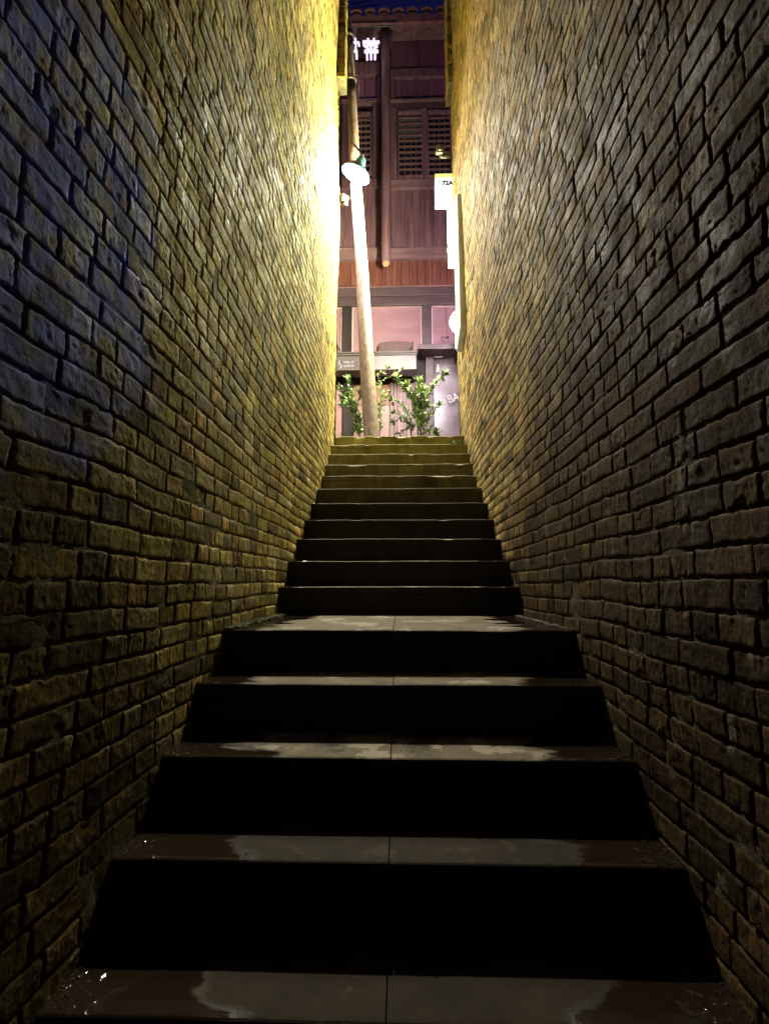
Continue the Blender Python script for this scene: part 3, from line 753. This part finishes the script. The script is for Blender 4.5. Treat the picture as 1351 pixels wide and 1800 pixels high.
# street lamp hung on the pole, tipped towards the left wall
LY = 5.98
lc = at(626, 304, LY)
ax = Vector((.38, -.10, .92)).normalized()
lamp = thing('street_lamp', tuple(lc), 'tilted round street lamp with a blue grey shade glowing on the leaning pole', 'lamp')
R = .186
sh = MB().lathe([(.028, .20), (.05, .195), (.062, .15), (.075, .10), (.115, .062), (.16, .022), (R-.004, -.006), (R, -.022), (R-.006, -.022), (R-.012, -.010), (.155, .014), (.11, .052), (.06, .09)], lc, ax, 40).build('lamp_shade', M['shade_blue'], lamp, smooth=True)
MB().lathe([(.001, .050)] + [(.105*math.sin(math.pi*j/16), .05*math.cos(math.pi*j/16)) for j in range(1, 16)] + [(.001, -.05)], lc + ax*.035, ax, 32).build('bulb', M['e_lamp'], lamp, smooth=True)
t0 = lc + ax*.2; pq, rq = col(262)
MB().tube([t0, t0 + ax*.03, pq + Vector((0, -rq*.7, .03)), pq + Vector((0, -rq+.02, .02))], .014, 8).build('neck', M['steel'], lamp)
bq = at(631, 282, LY-.02)
MB().tube([at(626.5, 279, LY-.02), at(629.5, 261, LY-.0), at(631, 261, LY-.0), at(633, 278, LY-.02), at(626.5, 275, LY-.02)], .0045, 6).build('wire_bail', M['black'], lamp)
ld = bpy.data.lights.new('lamp_light', 'AREA'); ld.shape = 'DISK'; ld.size = .2; ld.energy = LAMP_W; ld.color = (1, .94, .80)
lo = bpy.data.objects.new('lamp_light', ld); COL.objects.link(lo); lo.parent = lamp; ld2 = bpy.data.lights.new('bulb_light', 'POINT'); ld2.energy = 250; ld2.color = (1, .93, .82); ld2.shadow_soft_size = .05
lo2 = bpy.data.objects.new('bulb_light', ld2); COL.objects.link(lo2); lo2.parent = lamp; lo2.location = ax * -.085
lo.location = ax * -.012; lo.rotation_euler = Vector((0, 0, 1)).rotation_difference(ax).to_euler()

# ------------------------------------------------------------------ security camera (left), flood light (right), light box, metal plate
c = at(592, 352, 5.75)
sc = thing('security_camera', tuple(c), 'white security camera poking out at the street end of the left wall', 'camera')
d = Vector((.30, -.25, -.17)).normalized()
def obox(mb, o, d, up, w_, h_, l0, l1):
    d = d.normalized(); s = d.cross(up).normalized(); u = s.cross(d).normalized()
    vs = [o + d*l + s*a*w_/2 + u*b*h_/2 for l in (l0, l1) for a, b in ((-1, -1), (1, -1), (1, 1), (-1, 1))]
    return mb.add(vs, [(0,1,2,3),(7,6,5,4),(0,4,5,1),(1,5,6,2),(2,6,7,3),(3,7,4,0)])
Z = Vector((0, 0, 1))
cs_ = at(594, 352, 5.72)
obox(MB(), cs_, d, Z, .085, .075, -.06, .135).build('housing', M['white'], sc, bevel=.008)
obox(MB(), cs_ + Vector((0, 0, -.048)), d, Z, .05, .045, .07, .155).build('lens', M['steel'], sc, bevel=.004)
obox(MB(), cs_ + Vector((0, 0, .042)), d, Z, .10, .008, -.05, .16).build('sun_hood', M['white'], sc, bevel=.002)
MB().tube([cs_ + Vector((-.04, .05, .02)), cs_ + Vector((-.09, .12, .05))], .016, 8).build('bracket', M['white'], sc)
FX = 6.0
fo = thing('flood_light', tuple(at(800, 270, FX)), 'small square grey flood light on an arm above the lit number sign', 'flood light')
c = at(772.5, 260, FX-.1)
q = MB().box(c.x-.048, c.y, c.z-.062, c.x+.048, c.y+.06, c.z+.062).rot(math.radians(6), 'Y', c).build('housing', M['steel'], fo, bevel=.02, seg=3)
MB().box(c.x-.032, c.y-.003, c.z-.042, c.x+.032, c.y+.006, c.z+.045).rot(math.radians(6), 'Y', c).build('glass', M['pane_grey'], fo, bevel=.006)
MB().box(c.x-.024, c.y-.008, c.z-.036, c.x+.026, c.y-.0035, c.z-.024).rot(math.radians(6), 'Y', c).build('glass_highlight', M['white'], fo)  # white bar as a painted highlight on the lamp glass
MB().tube([c + Vector((.0, .04, -.06)), c + Vector((.02, .05, -.085)), c + Vector((.05, .05, -.085)), at(806, 272, FX)], [.014, .018, .02, .022], 10).build('arm', M['steel'], fo, smooth=True)
BY = 6.02
lb = thing('number_sign', tuple(at(806, 462, BY)), 'glowing white house number sign reading 72A with a tall light column below', 'lit sign')
MB().pbox(764.5, 311.5, 803, 357.5, BY, .10).build('number_box', M['e_face'], lb, bevel=.006)
MB().pbox(764.5, 305, 803, 311, BY-.002, .104).build('top_band', M['e_yellow'], lb, bevel=.003)
o = MB().pbox(788.5, 358.5, 812, 462, BY-.01, .12).build('light_column', [M['e_front'], M['e_box'], M['e_back_fill']], lb, bevel=.012)
for p in o.data.polygons: p.material_index = 1 if p.normal.x < -.9 else (2 if p.normal.y > .9 else 0)  # side and unseen back glow shaped to light left wall and facade
MB().pbox(764, 304.5, 803.5, 358, BY+.106, .03).build('back_plate', M['steel'], lb, bevel=.004)
MB().pbox(803.5, 300, 806, 359, BY, .06).build('mounting_bar', M['steel'], lb)
text_mesh('#', 'numeral', M['ink'], lb, at(771.8, 319.5, BY-.004), .018)
text_mesh('72A', 'numeral', M['ink'], lb, at(786.5, 321.5, BY-.004), .058, width=.135, off=.025)
# grey metal plate on the right wall
def wx(z): return HALF - .0065*max(0, z-3.2)
z_a = at(824, 340, 5.15).z; z_b = at(828, 570, 5.1).z; z_c = at(818, 618, 5.5).z
y0_, y1_ = 5.12, 5.52
outl = [(y0_+.03, z_a), (y1_, z_a+.10), (y1_, z_c), (y0_+.22, z_c+.05), (y0_, z_b), (y0_, z_a-.5), (y0_+.008, z_a-.2)]
mb = MB(); k = len(outl)
mb.add([(wx(z)-.055, y, z) for y, z in outl] + [(wx(z)+.02, y, z) for y, z in outl], [tuple(range(k)), tuple(range(k, 2*k))[::-1]] + [(i, k+i, k+(i+1) % k, (i+1) % k) for i in range(k)])
pl = mb.build('metal_plate', M['panel_metal'], bevel=.006, org=(.68, 5.3, z_c)); tag(pl, 'tall grey metal plate with a slanted lower end fixed to the right brick wall', 'metal plate')

# ------------------------------------------------------------------ plants
def leaf(mb, p, d, up, ln, wd):
    d = d.normalized(); s = d.cross(up)
    s = s.normalized() if s.length > .01 else Vector((1, 0, 0)); u = s.cross(d).normalized()
    pts = [p, p+d*ln*.35+s*wd*.38+u*ln*.05, p+d*ln*.72+s*wd*.5+u*ln*.04, p+d*ln, p+d*ln*.72-s*wd*.5+u*ln*.04, p+d*ln*.35-s*wd*.38+u*ln*.05, p+d*ln*.4-u*ln*.03, p+d*ln*.75-u*ln*.03]
    mb.add(pts, [(0, 1, 6), (1, 2, 7, 6), (2, 3, 7), (0, 6, 5), (6, 7, 4, 5), (7, 3, 4)])
def shrub(Y, base, branches, label, mat, seed, ln=.075, dens=1.0):
    rng = random.Random(seed)
    b0 = at(base[0], base[1], Y); b0.z = H0
    t = thing('shrub', tuple(b0), label, 'shrub', )
    st = MB(); lf = MB()
    hub = at(base[0], base[1]-20, Y)
    st.tube([b0 - Vector((0, 0, .04)), hub], [.016, .011], 7)
    for br in branches:
        dy = rng.uniform(-.12, .12)
        P = [hub] + [at(x, y, Y+dy*(i+1)/len(br)) for i, (x, y) in enumerate(br)]
        st.tube(P, [.006] + [.004]*(len(P)-2) + [.002], 6)
        for a, b in zip(P[:-1], P[1:]):
            L = (b-a).length; n = max(3, int(L/.0105*dens))
            for j in range(n):
                f = j/n
                if a is hub and f < .45: continue
                d = Vector((rng.gauss(0, 1), rng.gauss(0, .8), rng.gauss(.35, .6))) + (b-a).normalized()*.8
                leaf(lf, a.lerp(b, f), d, Vector((rng.gauss(0, .5), rng.gauss(-.4, .4), 1)), ln*rng.uniform(.7, 1.25), ln*.42)
        for j in range(14):
            d = (P[-1]-P[-2]).normalized()*.9 + Vector((rng.gauss(0, .8), rng.gauss(0, .7), rng.gauss(.3, .6)))
            leaf(lf, P[-1], d, Vector((0, -.5, 1)), ln*rng.uniform(.8, 1.3), ln*.45)
    st.build('stem', M['stem'], t, smooth=True); lf.build('foliage', M[mat], t)
    return t
shrub(7.2, (740, 790), [[(738, 735), (728, 705), (712, 685), (698, 665)], [(740, 730), (742, 700), (736, 672)], [(742, 725), (752, 690), (764, 674), (780, 660)], [(748, 738), (762, 722), (770, 714)],
                        [(735, 745), (722, 700), (716, 680)], [(745, 760), (755, 758), (765, 762)], [(730, 720), (748, 704), (745, 685)], [(732, 700), (726, 690), (738, 690)],
                        [(740, 740), (736, 712), (748, 715)]],
      'bright green leafy shrub in front of the pale pink curtain', 'leaf', 21, .095)
shrub(7.6, (722, 790), [[(722, 748), (708, 735), (692, 742)], [(722, 745), (704, 728), (694, 726)], [(725, 750), (714, 755), (702, 762)], [(720, 735), (700, 706), (690, 704)]],
      'dark sparse shrub low beside the bright green one', 'leaf_dark', 22, .08, .8)
shrub(7.0, (634, 800), [[(630, 745), (622, 715), (606, 690), (598, 684)], [(628, 740), (620, 700), (611, 668)], [(630, 750), (618, 720), (602, 712)], [(630, 735), (626, 712), (634, 690)], [(630, 755), (628, 745), (626, 752)], [(627, 730), (614, 700), (604, 700)]],
      'dark green shrub left of the leaning pole', 'leaf_dark', 23, .085, 1.1)
shrub(7.9, (668, 800), [[(668, 740), (668, 700), (664, 660), (680, 648)], [(668, 720), (672, 690), (682, 688)], [(668, 700), (668, 670), (690, 660), (704, 652)], [(668, 730), (671, 706), (676, 700)]],
      'thin shrub with arching branches just right of the leaning pole', 'leaf', 24, .075, .4)
# weed on the top step
wd = thing('weed', (.62, nose_y(18)+.06, 18*RISE), 'tiny pale weed growing at the right end of a top step', 'weed')
mb = MB(); rg2 = random.Random(4)
for j in range(22):
    leaf(mb, Vector((.60+rg2.uniform(-.05, .06), nose_y(18)+.03+rg2.uniform(-.02, .04), 18*RISE)), Vector((rg2.gauss(-.3, 1), rg2.gauss(-.5, .5), rg2.uniform(.2, 1))), Z, rg2.uniform(.03, .075), .014)
mb.build('foliage', M['leaf'], wd)
# overhead cables
for i, (a, b, sag) in enumerate((((560, 6), (640, 3), .05), ((560, 12), (650, 9), .08))):
    A, B = at(*a, 7.2), at(*b, 9.3)
    pts = [A.lerp(B, j/10) + Vector((0, 0, -sag*math.sin(math.pi*j/10))) for j in range(11)]
    o = MB().tube([A + (A-B)*1.5] + pts + [B + (B-A)*.2], .012, 6).build('overhead_cable', M['cable'], org=tuple(A))
    tag(o, ('upper' if i == 0 else 'lower') + ' black overhead cable crossing at the top left of the eaves', 'cable')
